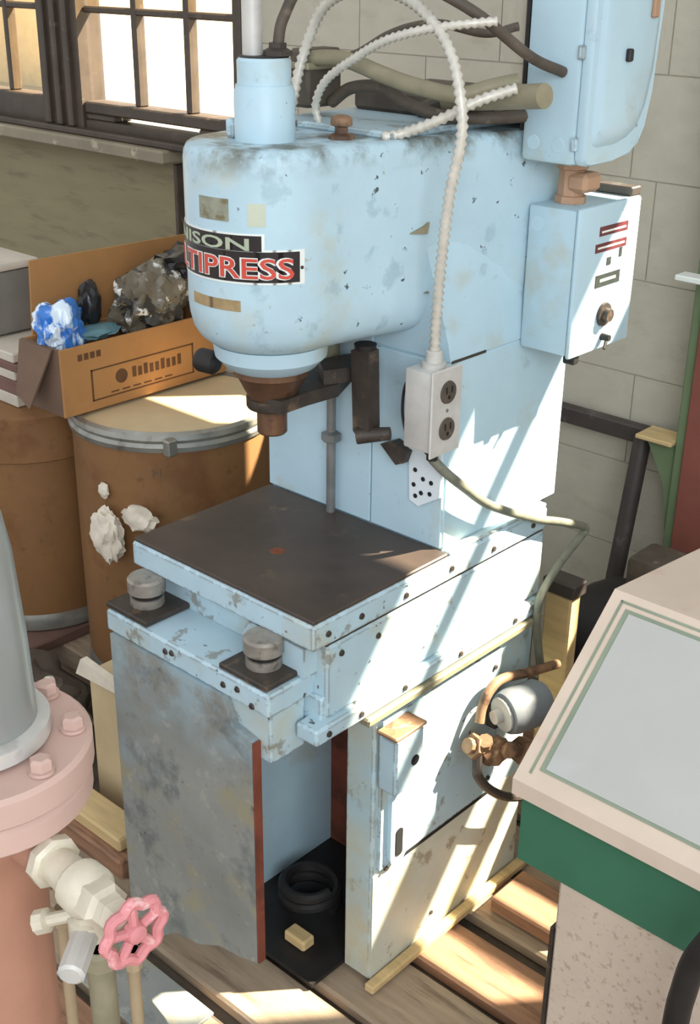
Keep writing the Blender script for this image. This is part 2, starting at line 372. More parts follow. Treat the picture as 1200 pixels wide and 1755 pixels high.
# right-hand window out of frame: the sun comes through it
win2 = bpy.data.objects.new('window_2', None); COL.objects.link(win2); win2.location = (.73, WY, .88); WL[win2] = Vector(win2.location); win2['kind'] = 'structure'
X0, X1 = .42, 1.04
for a, b in ((1.772, 1.805), (1.235, 1.435), (.88, .93), (1.04, 1.10), (2.04, 2.10)): bar(win2, 'rail', X0, X1, a, b, 1.17, 1.205)
for x in (X0+.012, X1-.012): bar(win2, 'stile', x-.012, x+.012, .88, 2.10, 1.17, 1.205)

for c, d in ((.93, 1.04), (1.10, 1.235), (1.435, 1.772), (1.805, 2.04)):
    struct('pane', bx(X0+.024, X1-.024, 1.186, 1.189, c, d), g_pane, win2)
sun_win = bpy.data.objects.new('added_sun_window', None); COL.objects.link(sun_win); sun_win.location = (-.40, WY, 1.275); WL[sun_win] = Vector(sun_win.location); sun_win['kind'] = 'structure'  # unseen opening added behind the enclosure so sun reaches the drum
for a, b in ((1.275, 1.285), (1.525, 1.535)): bar(sun_win, 'rail', -.53, -.26, a, b, 1.17, 1.205)
for x in (-.526, -.264): bar(sun_win, 'stile', x-.004, x+.004, 1.275, 1.535, 1.17, 1.205)
struct('pane', bx(-.522, -.268, 1.186, 1.189, 1.285, 1.525), g_pane, sun_win)

# seen through the left window
gr = struct('ground_outside', bx(-26, 8, 1.4, 26, -.3, -.1), m_extg)
bd = thing('building', 'pale building outside beyond the left window panes', 'building', (-15, 9, -.1))
finish('wall', bx(-18, -12.9, 9, 12, -.1, 2.6), m_ext, bd)
finish('roof', bx(-18.2, -12.7, 8.8, 12.2, 2.6, 2.8, bev=.05), m_boardr, bd)
for x in (-17, -15.4, -13.9): finish('window', bx(x, x+.6, 8.96, 9.02, 1.2, 2.2, bev=.02), m_case, bd)

# ------------------------------------------------------------------ the press
PX, PY = -.209, .13                                       # ram axis
press = thing('hydraulic_press', 'large pale blue C-frame hydraulic press with a brown steel table', 'press', (-.2, .3, 0))
def part(name, bm, m, label=None, parent=press, smooth=35):
    o = finish(name, bm, m, parent, smooth)
    if label: o['label'] = label
    return o
# base legs
part('base_leg', bx(-.0603, 0, .138, .56, .004, .5615, bev=.004), m_base)
part('base_leg', bx(-.38, -.30, .05, .56, .004, .60, bev=.004), m_blue)
part('back_panel', bx(-.30, -.0605, .36, .375, .004, .59), m_redin, 'red-brown primed panel inside the base')
part('base_floor_plate', bx(-.30, -.0605, .06, .36, .004, .012), m_black, 'dark plate under the base opening')  # flat black plate across the bottom of the opening
bm = B(); prism(bm, [(.30, .10), (.359, .16), (.359, .44), (.30, .40)], lambda u, v, w: Vector((w, u, v)), -.105, -.0606)
part('inner_gusset', bm, m_redin, 'red-brown gusset inside the base opening')
# front plate: ragged lower edge
bm = B()
prism(bm, [(-.383, .622), (-.383, .045), (-.345, .06), (-.30, .052), (-.26, .085), (-.2, .098), (-.15, .128), (-.10, .138), (-.058, .152), (-.058, .57), (-.10, .578), (-.12, .622)],
      lambda u, v, w: Vector((u, w, v)), -.066, -.052)
part('front_plate', bm, m_plate, 'bare grey dirty steel plate on the front leg')
part('plate_edge_angle', bx(-.0575, -.054, -.0655, -.0515, .153, .569), m_redin, 'red-brown edge strip of the front plate')
part('apron', bx(-.395, -.002, .0205, .06, .552, .628, bev=.004), m_blue2)
part('platform_skirt', bx(-.394, -.034, -.051, .02, .535, .6215, bev=.003), m_blue2)
# side access panel and latch
bm = B(); prism(bm, [(.150, .24), (.458, .24), (.458, .53), (.150, .53)], lambda u, v, w: Vector((w, u, v)), .0002, .007); bevel_all(bm, .002)
part('access_panel', bm, m_blue2)
part('panel_gap', bx(.0, .005, .20, .456, .229, .2385), m_hole, 'dark gap under the access panel')
part('lower_skin', bx(.0001, .002, .140, .556, .008, .2285), m_cream, 'yellow stained lower strip of the base side')
bm = bx(.007, .045, .137, .205, .412, .517, bev=.004)
lb = part('latch_box', bm, m_blue2, 'small blue latch box with brown rusty top on the base side')
part('latch_top', bx(.0072, .0475, .133, .208, .517, .524, bev=.002), m_rustp, 'brown rusty top of the latch box', lb)
bm = B(); lathe(bm, [(.009, 0), (.009, .004)], (1, 0, 0), (.0425, .183, .462), 16)
part('key_hole', bm, m_hole, None, lb)
pl = [(.186+.020*math.cos(t), .258+.017*math.sin(t)) for t in [PI+PI*i/8 for i in range(9)]]+[(.186+.020*math.cos(t), .385+.017*math.sin(t)) for t in [PI*i/8 for i in range(9)]]
bm = B(); prism(bm, pl, lambda u, v, w: Vector((w, u, v)), .006, .016); bevel_all(bm, .002)
ls = part('latch_slide', bm, m_blue, 'rounded pale latch plate below the latch box')
bm = B(); prism(bm, [(.186+(a-.186)*.42, .262+(b-.258)*.34) for a, b in pl], lambda u, v, w: Vector((w, u, v)), .0155, .0175)
part('slot', bm, m_hole, None, ls)
for y, z in ((.165, .236), (.30, .05), (.17, .46), (.44, .50), (.44, .27)):
    bm = B(); lathe(bm, [(.005, 0), (.004, .004)], (1, 0, 0), (.0005 if z < .1 else .0065, y, z), 10); part('screw', bm, m_dark)
# table
part('table_body', bx(-.398, 0, .03, .571, .59, .7107, bev=.004), m_blue2)
part('seam', bx(-.396, -.003, .031, .569, .7107, .7145), m_dark, 'dark seam under the table slab')
part('table_slab', bx(-.40, .002, 0, .573, .7145, .756, bev=.004), m_blue2, 'blue slab of the table with chipped edges')
part('table_top', bx(-.397, -.001, .003, .3035, .756, .7625, bev=.002), m_top, 'dark brown oxidised steel table top')
part('rail_top', bx(-.0185, .0, .305, .571, .756, .7625, bev=.002), m_blue2)
bm = B(); lathe(bm, [(.012, 0), (.011, .0006)], (0, 0, 1), (-.198, .126, .7624), 16); part('ram_mark', bm, m_rust, 'round rusty mark in the middle of the table')
part('side_flange', bx(-.03, .014, -.006, .562, .563, .591, bev=.004), m_blue2)
part('flange_lip', bx(-.02, .020, .10, .56, .548, .5625, bev=.003), m_khaki, 'tan dirty strip under the side flange')
for y, z in ((.03, .735), (.10, .735), (.20, .73), (.31, .735), (.42, .73), (.53, .735), (.06, .69), (.14, .685)):
    bm = B(); lathe(bm, [(.0055, 0), (.0045, .003)], (1, 0, 0), (.0015 if z > .71 else -.0005, y, z), 10); part('screw', bm, m_dark)
for y in (.02, .09, .19, .33, .48):
    bm = B(); lathe(bm, [(.0055, 0), (.0045, .003)], (1, 0, 0), (.0135, y, .577), 10); part('screw', bm, m_dark)
# front platform with two studs on steel pads
part('platform', bx(-.396, -.026, -.062, .0345, .622, .66, bev=.004), m_blue2, 'blue ledge along the front of the press')
bm = B(); prism(bm, [(-.135, .662), (-.02, .662), (-.02, .7115), (-.135, .7115), (-.15, .69)], lambda u, v, w: Vector((u, w, v)), .004, .034); bevel_all(bm, .003)
part('table_bracket', bm, m_blue2)
for cx, nm in ((-.349, 'left'), (-.084, 'right')):
    pad = part('stud_pad', bx(cx-.05, cx+.05, -.058, .032, .6605, .670, bev=.002), m_dark, 'square dark steel pad under the %s stud' % nm)
    bm = B(); lathe(bm, [(.027, 0), (.027, .014), (.022, .0145), (.022, .0225), (.030, .023), (.030, .043), (.027, .047), (.006, .048)], (0, 0, 1), (cx, -.014, .670), 28)
    gs = part('guide_stud', bm, m_stud, '%s worn grey steel guide stud' % nm)
    bm = B(); lathe(bm, [(.0245, .0148), (.0245, .0222)], (0, 0, 1), (cx, -.014, .670), 28); part('stud_groove', bm, m_black, None, gs)
for x, z in ((-.25, .642), (-.235, .645), (-.12, .64), (-.09, .645), (-.06, .63)):
    bm = B(); lathe(bm, [(.006, 0), (.004, .003)], (0, -1, 0), (x, -.0615, z), 8); part('screw', bm, m_dark)
# column
part('column', bx(-.40, -.0186, .309, .6229, .757, 1.064, bev=.003), m_blue)
part('column_cover', bx(-.399, -.166, .3035, .309, .7635, 1.10, bev=.0012), m_blue)
part('column_cover', bx(-.163, -.020, .3035, .309, .7635, 1.062, bev=.0012), m_blue)
flank = [(.0, .0), (.0045, .05), (.016, .11), (.032, .19), (.050, .26), (.067, .33), (.0755, .38), (.0755, .49)]      # (outward, back) from the nose
R = .1155
def outline(d, z, nn=26):
    r = []
    for a, b in reversed(flank): r.append(Vector((PX-R-a+d, PY+b-(d if b > .48 else 0), z)))
    for i in range(1, nn): 
        t = PI+PI*i/nn; r.append(Vector((PX+(R-d)*math.cos(t), PY+(R-d)*math.sin(t), z)))
    for a, b in flank: r.append(Vector((PX+R+a-d, PY+b-(d if b > .48 else 0), z)))
    return r
lev = [(.036, 1.098), (.026, 1.103), (.014, 1.113), (.006, 1.126), (.0015, 1.145), (0, 1.16), (0, 1.25), (0, 1.355), (.0015, 1.366), (.005, 1.373), (.011, 1.3765)]
part('head', loft(B(), [outline(d, z) for d, z in lev]), m_head, 'big blue rounded head of the press', smooth=40)
def shoulder(t, z):
    c = []
    for sx in (-1, 1):
        s = [(.1905, .19), (.1905, .23), (.1905, .29), (.1905, .36), (.1905, .49)]
        h = [(.132, .18), (.150, .23), (.162, .29), (.178, .36), (.1905, .49)]
        q = [(a*(1-t)+c2*t, b*(1-t)+d2*t) for (a, b), (c2, d2) in zip(s, h)]
        q = [(sx*a, b) for a, b in q]
        c.append(q)
    pts = c[0][::-1]+c[1]
    return [Vector((PX+a, PY+b-.011 if b < .2 else PY+b, z)) for a, b in pts]
part('head_shoulder', loft(B(), [shoulder(0, 1.0645), shoulder(.08, 1.09), shoulder(.28, 1.13), shoulder(.5, 1.17), shoulder(.72, 1.21), shoulder(.92, 1.25), shoulder(1, 1.29)]), m_blue, smooth=50)
bm = B(); lathe(bm, [(.058, 1.058), (.066, 1.062), (.0815, 1.078), (.0845, 1.099)], (0, 0, 1), (PX, PY, 0), 40); part('nose_ring', bm, m_blue)
part('crease_shade', bx(-.0188, -.0180, .312, .395, 1.0615, 1.066), m_dark, 'black line shading the crease across the shoulder')  # thin dark strip stands in for the shade in the shoulder crease
# ram
bm = B(); lathe(bm, [(.034, 1.012), (.052, 1.046), (.056, 1.049), (.056, 1.058)], (0, 0, 1), (PX, PY, 0), 32); part('gland_cone', bm, m_ram, 'rusty brown gland cone under the head')
bm = B(); lathe(bm, [(.036, .996), (.038, .999), (.038, 1.012), (.034, 1.0125)], (0, 0, 1), (PX, PY, 0), 28); part('ram_collar', bm, m_dark)
bm = B(); lathe(bm, [(.020, .955), (.0225, .958), (.0225, .998)], (0, 0, 1), (PX, PY, 0), 28); part('ram', bm, m_ram)
# yoke from collar to guide rod
bm = B()
yk = [(PX-.01, .095), (PX+.045, .105), (-.165, .16), (-.160, .22), (-.205, .31), (-.225, .345), (-.262, .345), (-.258, .30), (-.235, .22), (PX-.03, .165)]
prism(bm, yk, lambda u, v, w: Vector((u, v, w)), 1.0, 1.020); bevel_all(bm, .003); part('yoke', bm, m_dark, 'black greasy yoke arm on the ram')
bm = B(); prism(bm, [(-.215, .235), (-.17, .20), (-.15, .25), (-.16, .29), (-.20, .30)], lambda u, v, w: Vector((u, v, w)), 1.0205, 1.043); bevel_all(bm, .003); part('yoke_lug', bm, m_dark)
bm = B(); cyl(bm, (-.241, .292, .7625), (-.241, .292, 1.062), .0075, n=16); part('guide_rod', bm, m_steel, 'thin steel guide rod in front of the column')
bm = B(); lathe(bm, [(.010, .886), (.0165, .889), (.0165, .901), (.010, .904)], (0, 0, 1), (-.241, .292, 0), 6); part('rod_nut', bm, m_steel)
bm = B(); lathe(bm, [(.013, 1.03), (.013, 1.07), (.009, 1.076)], (0, 0, 1), (-.241, .292, 0), 14); part('rod_cap', bm, m_khaki)
# hanging lever with foot
bm = B(); prism(bm, [(-.142, 1.075), (-.136, .950), (-.128, .943), (-.108, .946), (-.103, .96), (-.108, 1.078), (-.124, 1.083)], lambda u, v, w: Vector((u, w, v)), .228, .252); bevel_all(bm, .003)
lv = part('lever', bm, m_dark, 'rusty flat lever hanging beside the guide rod')
bm = B(); cyl(bm, (-.125, .226, .945), (-.082, .252, .953), .013, .010, 14); part('lever_foot', bm, m_dark, None, lv)
bm = B(); lathe(bm, [(.016, 0), (.017, .008), (.010, .010)], (0, 0, 1), (-.124, .240, 1.078), 16); part('lever_cap', bm, m_black, None, lv)
bm = B(); prism(bm, [(-.13, .914), (-.106, .925), (-.075, .915), (-.082, .895), (-.098, .888)], lambda u, v, w: Vector((u, w, v)), .285, .3033); bevel_all(bm, .003); part('stop_bracket', bm, m_dark)
bm = B(); lathe(bm, [(.012, 0), (.018, .006), (.018, .030), (.014, .036)], (-.9, -.35, .1), (-.285, .095, 1.052), 16); part('side_knob', bm, m_black, 'black knob on the far side of the nose')
# cylinder stack and pipe on top
bm = B(); lathe(bm, [(.041, 1.3765), (.041, 1.440), (.039, 1.443), (.0385, 1.448)], (0, 0, 1), (PX, PY-.005, 0), 36); part('cylinder_base', bm, m_blue)
bm = B(); lathe(bm, [(.036, 1.448), (.0362, 1.478), (.033, 1.482)], (0, 0, 1), (PX, PY-.005, 0), 36); cc = part('cylinder_cap', bm, m_blue)
bm = B(); lathe(bm, [(.0335, 1.482), (.031, 1.484)], (0, 0, 1), (PX, PY-.005, 0), 36); part('cap_seal', bm, m_black)
bm = B(); lathe(bm, [(.0135, 1.484), (.0135, 1.75)], (0, 0, 1), (PX-.014, PY-.012, 0), 24); part('riser_pipe', bm, m_galv, 'pale pipe rising from the cylinder')
bm = B(); lathe(bm, [(.020, 1.484), (.020, 1.490), (.012, 1.494), (.012, 1.5)], (0, 0, 1), (PX+.017, PY+.004, 0), 6); part('hose_nut', bm, m_dark)
bm = bx(-.262, -.246, .10, .15, 1.377, 1.402, bev=.003); part('cylinder_lug', bm, m_blue2)
bm = B(); lathe(bm, [(.018, 0), (.018, .005), (.009, .008), (.009, .016), (.015, .018), (.015, .028), (.008, .031)], (0, 0, 1), (-.147, .209, 1.3765), 14); part('filler_cap', bm, m_rustp, 'small rusty filler cap on top of the head')
bm = bx(-.33, -.09, .25, .60, 1.3755, 1.386, bev=.003); part('top_cover', bm, m_blue2); bm = bx(-.32, -.04, .42, .61, 1.386, 1.42, bev=.006); part('rear_cover', bm, m_hose, 'brown dirty cover at the back of the head')
# badge (bent round the nose)
def bent(bm, rad):
    """flat x (arc length from theta=0), y (height), z (outwards) -> wrapped on the nose"""
    for v in bm.verts:
        th = v.co.x/R; r = rad+v.co.z; v.co = Vector((PX+r*math.cos(th), PY+r*math.sin(th), v.co.y))
    return bm
def slab(poly_rows, t0, t1, seg=2.5):
    """rows: (theta0, theta1, z0, z1) in degrees"""
    bm = B()
    for a, b, z0, z1 in poly_rows:
        n = max(1, int(abs(b-a)/seg)); 
        for j in range(n):
            p, q = a+(b-a)*j/n, a+(b-a)*(j+1)/n
            c = []
            for rr in (R+t0, R+t1):
                for th, z in ((p, z0), (q, z0), (q, z1), (p, z1)):
                    t = math.radians(th); c.append(bm.verts.new((PX+rr*math.cos(t), PY+rr*math.sin(t), z)))
            for f in ((0, 1, 2, 3), (7, 6, 5, 4), (0, 4, 5, 1), (2, 6, 7, 3), (1, 5, 6, 2), (0, 3, 7, 4)): bm.faces.new([c[i] for i in f])
    bmesh.ops.remove_doubles(bm, verts=bm.verts, dist=1e-5); return bm
badge = part('badge', slab([(-170, -47, 1.252, 1.273), (-170, -20.5, 1.206, 1.252)], -.001, .0008), m_white, 'white edged black nameplate wrapped round the nose')
part('badge_field', slab([(-168, -49, 1.250, 1.2705), (-168, -24, 1.209, 1.2495)], .0006, .0013), m_badge, None, badge)
def nose_text(s, th0, th1, z, size, m, bold, nm):
    bm = text_bm(s, size, .0003, bold)
    xs = [v.co.x for v in bm.verts]; a, b = min(xs), max(xs); L0, L1 = math.radians(th0)*R, math.radians(th1)*R
    bmesh.ops.subdivide_edges(bm, edges=[e for e in bm.edges if e.calc_length() > .006], cuts=2)
    for v in bm.verts: v.co.x = L0+(v.co.x-a)/(b-a)*(L1-L0); v.co.y += z
    return part(nm, bent(bm, R+.0019), m, None, badge)
nose_text('DENISON', -160, -57, 1.2515, .022, m_palegreen, .0004, 'badge_maker_text')
nose_text('MULTIPRESS', -164, -28, 1.2145, .038, m_white, .0016, 'badge_outline_text')
o = nose_text('MULTIPRESS', -164, -28, 1.2145, .038, m_red, .0003, 'badge_red_text')
for v in o.data.vertices:
    pass
bmx = B(); bmx.from_mesh(o.data)
for v in bmx.verts:
    p = v.co+WL[o]; d = Vector((p.x-PX, p.y-PY, 0)).normalized(); v.co += d*.0008
bmx.to_mesh(o.data); bmx.free()
bm = B(); lathe(bm, [(.003, 0), (.002, .002)], (math.cos(math.radians(-22)), math.sin(math.radians(-22)), 0), (PX+R*math.cos(math.radians(-22.3)), PY+R*math.sin(math.radians(-22.3)), 1.228), 10); part('badge_rivet', bm, m_dark, None, badge)
part('worn_sticker', slab([(-96, -71, 1.287, 1.316)], -.001, .0006), m_oldstk, 'worn grey and brown sticker above the nameplate')
part('tan_sticker', slab([(-108, -64, 1.168, 1.183)], -.001, .0006), m_tan, 'tan strip label below the nameplate')
part('glue_patch', slab([(-58, -46, 1.282, 1.312)], -.001, .0003), m_residue, 'pale glue patch on the nose')
# strap plate and screws on the column
bm = B(); prism(bm, [(-.088, 1.01), (-.078, .832), (-.060, .826), (-.019, .852), (-.0187, .90), (-.024, 1.0)], lambda u, v, w: Vector((u, w, v)), .2975, .3028)
sp = part('strap_plate', bm, m_strap, 'white perforated strap plate below the outlet box')
for x, z in ((-.068, .885), (-.052, .874), (-.036, .872), (-.070, .860), (-.055, .850), (-.038, .853), (-.066, .842)):
    bm = B(); lathe(bm, [(.0038, 0), (.0038, .0012)], (0, -1, 0), (x, .2977, z), 10); part('hole', bm, m_hole, None, sp)
# yellow chip scars on the head side
for y, z, s in ((.285, 1.255, .016), (.33, 1.20, .009), (.31, 1.165, .012)):
    dx = {.285: -.0655, .33: -.057, .31: -.0615}[y]
    bm = B(); prism(bm, [(-s, -s*.3), (s*.8, -s*.5), (s, s*.5), (s*.5, s*.2)], lambda u, v, w: Vector((PX+.144+w+(y-.285)*.23+u*.23, y+u, z+v)), -.004, .0008)
    part('paint_scar', bm, m_khaki)

# ------------------------------------------------------------------ boxes bolted to the press side
encl = thing('motor_enclosure', 'tall pale blue rounded enclosure hung above the switch box', 'enclosure', (.03, .53, 1.34))
bm = bx(-.0182, .072, .449, .61, 1.338, 1.80, bev=.008, seg=2); part('body', bm, m_blue, None, encl)
rr = []
for i in range(13):
    t = i/12; rr.append(t)
def door_ring(x, ins, zb):
    # outline in the Y-Z plane, lower rear corner cut round
    p = [(.452+ins, 1.80), (.452+ins, zb+.012), (.458+ins, zb+.003), (.47+ins, zb)]
    p += [(.53, zb+.001-ins*0), (.575-ins, zb+.008), (.598-ins, zb+.020), (.612-ins, zb+.042), (.624-ins, zb+.09), (.632-ins, zb+.20), (.636-ins, 1.80)]
    return [Vector((x, a, b)) for a, b in p]
bm = loft(B(), [door_ring(.0725, .0, 1.337), door_ring(.082, .0, 1.337), door_ring(.087, .003, 1.340)])
dr = part('door', bm, m_blue, 'rounded blue door on the side of the enclosure', encl)
bm = loft(B(), [door_ring(.0865, .014, 1.362), door_ring(.094, .020, 1.372), door_ring(.097, .032, 1.385)])
part('door_bulge', bm, m_blue, None, dr)
bm = bx(.096, .104, .520, .532, 1.475, 1.492, bev=.002); part('latch', bm, m_black, None, dr)
bm = bx(.096, .103, .577, .592, 1.53, 1.57, bev=.002); part('hasp', bm, m_ochre, 'brown hasp on the enclosure door', dr)
for x in (.003, .045):
    bm = B(); lathe(bm, [(.011, 0), (.010, .0012)], (0, -1, 0), (x, .4495, 1.365), 16); part('knockout', bm, m_blue, None, encl)
part('edge_shadow', bx(-.024, -.0184, .452, .47, 1.379, 1.80), m_black, 'dark strip standing for the shadow gap down the left edge of the enclosure', encl)  # black strip stands in for the shadow gap beside the enclosure
for z in (1.36, 1.48, 1.6): part('hinge', bx(.068, .077, .4445, .451, z, z+.018, bev=.001), m_blue2, None, encl)

sw = thing('switch_box', 'pale blue switch box with red and black label stickers on the press side', 'switch box', (.03, .56, 1.05))
part('body', bx(-.0184, .066, .481, .645, 1.053, 1.272, bev=.005, seg=2), m_blue, None, sw)
fr = part('cover', bx(.066, .075, .478, .648, 1.050, 1.276, bev=.005, seg=2), m_blue, 'lit front cover of the switch box', sw)
def decal(y0, y1, z0, z1, m, nm, dz=0):
    bm = B(); prism(bm, [(y0, z0), (y1, z0), (y1, z1), (y0, z1)], lambda u, v, w: Vector((w, u, v)), .0748, .0757+dz)
    return part(nm, bm, m, None, fr)
m_decal = mat('dark_red_label', (96, 40, 44), .5, var=.4, vscale=90, bump=0); m_decalg = mat('dark_green_label', (44, 50, 48), .5, var=.3, vscale=90, bump=0)
decal(.533, .612, 1.229, 1.243, m_decal, 'warning_label'); decal(.525, .612, 1.205, 1.218, m_decal, 'warning_label')
decal(.538, .606, 1.2335, 1.2365, m_white, 'label_line', .0004); decal(.531, .606, 1.210, 1.213, m_white, 'label_line', .0004)
decal(.56, .572, 1.182, 1.194, m_decalg, 'label_spot'); decal(.594, .602, 1.190, 1.204, m_decalg, 'label_spot')
decal(.533, .602, 1.151, 1.170, m_decalg, 'range_label'); decal(.545, .59, 1.1585, 1.163, m_palegreen, 'label_line', .0004)
bm = B(); lathe(bm, [(.019, 0), (.018, .004), (.011, .005), (.010, .013)], (1, 0, 0), (.0755, .565, 1.106), 24); part('dial', bm, m_dark, 'round brown dial', fr)
bm = B(); lathe(bm, [(.006, 0), (.005, .014)], (1, 0, 0), (.0755, .567, 1.070), 12); part('toggle', bm, m_black, None, fr)
bm = B(); cyl(bm, (.085, .567, 1.070), (.090, .553, 1.056), .003, .0025, 8); part('toggle_lever', bm, m_black, None, fr)
bm = B(); lathe(bm, [(.012, 0), (.012, .0012)], (0, -1, 0), (0, .4815, 1.245), 16); part('knockout', bm, m_blue, None, sw)
part('foot_tab', bx(.05, .070, .50, .516, 1.036, 1.0535, bev=.002), m_black, None, sw)
part('top_rail', bx(-.018, .06, .640, .668, 1.272, 1.286, bev=.002), m_iron, 'dark strip along the back top edge', sw)
nip = thing('conduit_elbow', 'ochre rusty conduit fitting joining the enclosure to the switch box', 'fitting', (.0, .53, 1.272))
bm = B(); lathe(bm, [(.024, 1.2725), (.024, 1.282), (.020, 1.284), (.020, 1.320), (.024, 1.322), (.024, 1.3375)], (0, 0, 1), (.018, .535, 0), 8); part('nipple', bm, m_ochre, None, nip)
bm = bx(.02, .055, .515, .56, 1.290, 1.318, bev=.006); part('side_lug', bm, m_ochre, None, nip)

ob = thing('outlet_box', 'grey metal outlet box with two sockets hung on the column corner', 'outlet', (-.01, .29, .93))
part('box', bx(-.050, .002, .243, .302, .944, 1.066, bev=.004, seg=2), m_galv, None, ob)
cv = part('cover_plate', bx(.002, .006, .238, .308, .938, 1.070, bev=.002), m_galv, 'cover plate with the sockets', ob)
for z in (1.034, .978):
    bm = B(); lathe(bm, [(.0175, 0), (.0165, .003)], (1, 0, 0), (.0058, .274, z), 20); sk = part('socket', bm, m_hose, 'dark round socket face', cv)
    for dy in (-.006, .006): part('slot', bx(.0085, .0094, .274+dy-.0014, .274+dy+.0014, z-.001, z+.009), m_hole, None, cv)
    bm = B(); lathe(bm, [(.003, 0), (.003, .0008)], (1, 0, 0), (.0086, .274, z-.007), 10); part('earth_hole', bm, m_hole, None, cv)
bm = B(); lathe(bm, [(.003, 0), (.0025, .0012)], (1, 0, 0), (.0058, .274, 1.006), 10); part('screw', bm, m_steel, None, cv)
bm = B(); lathe(bm, [(.018, 0), (.018, .008), (.013, .009), (.0125, .024), (.010, .026)], (0, 0, 1), (-.020, .272, 1.066), 16); part('connector', bm, m_galv, None, ob)
bm = B(); tube(bm, [(-.046, .262, 1.06), (-.064, .262, 1.03), (-.068, .262, .99), (-.060, .262, .955)], .0022, 6); part('ground_wire', bm, m_black, 'thin black wire loop', ob)
bm = B(); lathe(bm, [(.012, 0), (.012, .010), (.009, .012), (.009, .02)], (0, 0, -1), (-.016, .272, .944), 12); part('cord_grip', bm, m_black, None, ob)

# flexible conduits
tag(finish('flexible_conduit', tube(B(), [(-.020, .272, 1.089), (-.016, .268, 1.14), (-.004, .258, 1.22), (.010, .252, 1.315), (.024, .254, 1.39), (.018, .255, 1.443), (-.009, .262, 1.497), (-.055, .27, 1.536), (-.105, .275, 1.557), (-.17, .28, 1.565), (-.25, .285, 1.54), (-.29, .28, 1.47), (-.285, .25, 1.40)], .0088, 8, 8, ridge=.0105), m_flex, smooth=80),
    'long ribbed metal conduit looping from the outlet box up over the head', 'conduit')
tag(finish('flexible_conduit', tube(B(), [(-.235, .26, 1.378), (-.240, .255, 1.41), (-.215, .25, 1.445), (-.165, .25, 1.475), (-.108, .25, 1.502), (-.05, .26, 1.518), (.0, .28, 1.526), (.03, .31, 1.53)], .0068, 8, 8, ridge=.0095), m_flex, smooth=80),
    'thinner ribbed conduit arching from the head top beside the rusty filler cap', 'conduit')
tag(finish('flexible_conduit', tube(B(), [(-.105, .245, 1.379), (-.085, .27, 1.385), (-.04, .29, 1.405), (.0, .32, 1.43), (.03, .36, 1.445)], .0085, 8, 8, ridge=.0105), m_flex, smooth=80),
    'short ribbed conduit rising from the head towards the khaki pipe', 'conduit')
pp = thing('khaki_pipe', 'thick khaki pipe stub ending in front of the blue enclosure', 'pipe', (0, .38, 1.42))
bm = B(); cyl(bm, (-.115, .40, 1.417), (.070, .37, 1.438), .0165, n=20); part('barrel', bm, m_khaki, None, pp)
bm = B(); cyl(bm, (-.112, .40, 1.4165), (-.085, .395, 1.42), .020, n=12); part('coupling', bm, m_khaki, None, pp)
bm = B(); tube(bm, [(-.11, .40, 1.417), (-.15, .41, 1.405), (-.18, .42, 1.395)], .012, 10); part('tail', bm, m_hose, None, pp)
hs = [('dark hose sagging from the cylinder cap to the khaki pipe', [(-.300, .30, 1.466), (-.26, .30, 1.470), (-.216, .30, 1.468), (-.16, .31, 1.452), (-.107, .32, 1.440), (-.05, .34, 1.432), (-.02, .37, 1.442), (.005, .40, 1.45)], .0115, m_khaki),
      ('black hose looping off the top of the cylinder cap', [(PX+.017, PY+.004, 1.495), (PX+.022, PY+.01, 1.53), (-.165, .16, 1.575), (-.12, .2, 1.585), (-.06, .25, 1.575), (.0, .30, 1.54), (.035, .38, 1.485), (.045, .448, 1.462)], .0075, m_hose),
      ('low dark hose bending over the back of the head', [(-.28, .33, 1.405), (-.24, .33, 1.428), (-.19, .34, 1.432), (-.15, .35, 1.412), (-.10, .37, 1.398), (-.05, .42, 1.396), (.0, .47, 1.40)], .009, m_hose),
      ('dark hose along the wall side above the sagging hose', [(-.33, .36, 1.455), (-.26, .36, 1.472), (-.20, .36, 1.5), (-.15, .36, 1.515), (-.10, .36, 1.52), (-.04, .38, 1.51), (.0, .40, 1.52)], .006, m_hose)]
for lab, pts, r, m in hs: tag(finish('hose', tube(B(), pts, r, 10), m, smooth=80), lab, 'hose')
md = thing('manifold_block', 'khaki manifold block behind the cylinder cap', 'manifold', (-.29, .31, 1.398))
part('body', bx(-.325, -.285, .285, .36, 1.3985, 1.48, bev=.005), m_hose, None, md)
part('flange', bx(-.33, -.28, .28, .365, 1.452, 1.462, bev=.002), m_khaki, None, md)
# cord from the outlet
tag(finish('power_cord', tube(B(), [(-.016, .272, .925), (-.002, .285, .905), (.010, .32, .872), (.010, .39, .820), (.012, .51, .758), (.016, .60, .722), (.020, .668, .690), (.020, .655, .675), (.020, .60, .648), (.021, .55, .61), (.021, .535, .57), (.020, .55, .50), (.018, .57, .44)], .0075, 10), m_cord, smooth=80),
    'grey green power cord drooping from the outlet box past the table', 'cord')

# ------------------------------------------------------------------ piping beside the base
vm = thing('pump_motor', 'small grey round motor behind the rusty valve beside the press base', 'motor', (.06, .45, .40))
bm = B(); lathe(bm, [(.020, 0), (.036, .006), (.040, .02), (.040, .075), (.034, .086), (.012, .09)], (.30, .93, .05), (.052, .405, .440), 24); part('housing', bm, m_motor, None, vm)
bm = B(); lathe(bm, [(.012, -.012), (.012, .002), (.030, .004), (.030, .008)], (.30, .93, .05), (.050, .400, .440), 20); part('end_cap', bm, m_galv, 'pale end cap of the motor', vm)
bm = bx(.0075, .030, .42, .46, .39, .43, bev=.003); part('bracket', bm, m_iron, None, vm)
vp = thing('rusty_valve', 'rusty pipe valve cluster bolted beside the press base', 'valve', (.05, .39, .33))
bm = B(); crumple(bm, (.050, .392, .375), (.020, .032, .024), .5, 3, 3, 2); part('valve_body', bm, m_rustp, None, vp, 25)
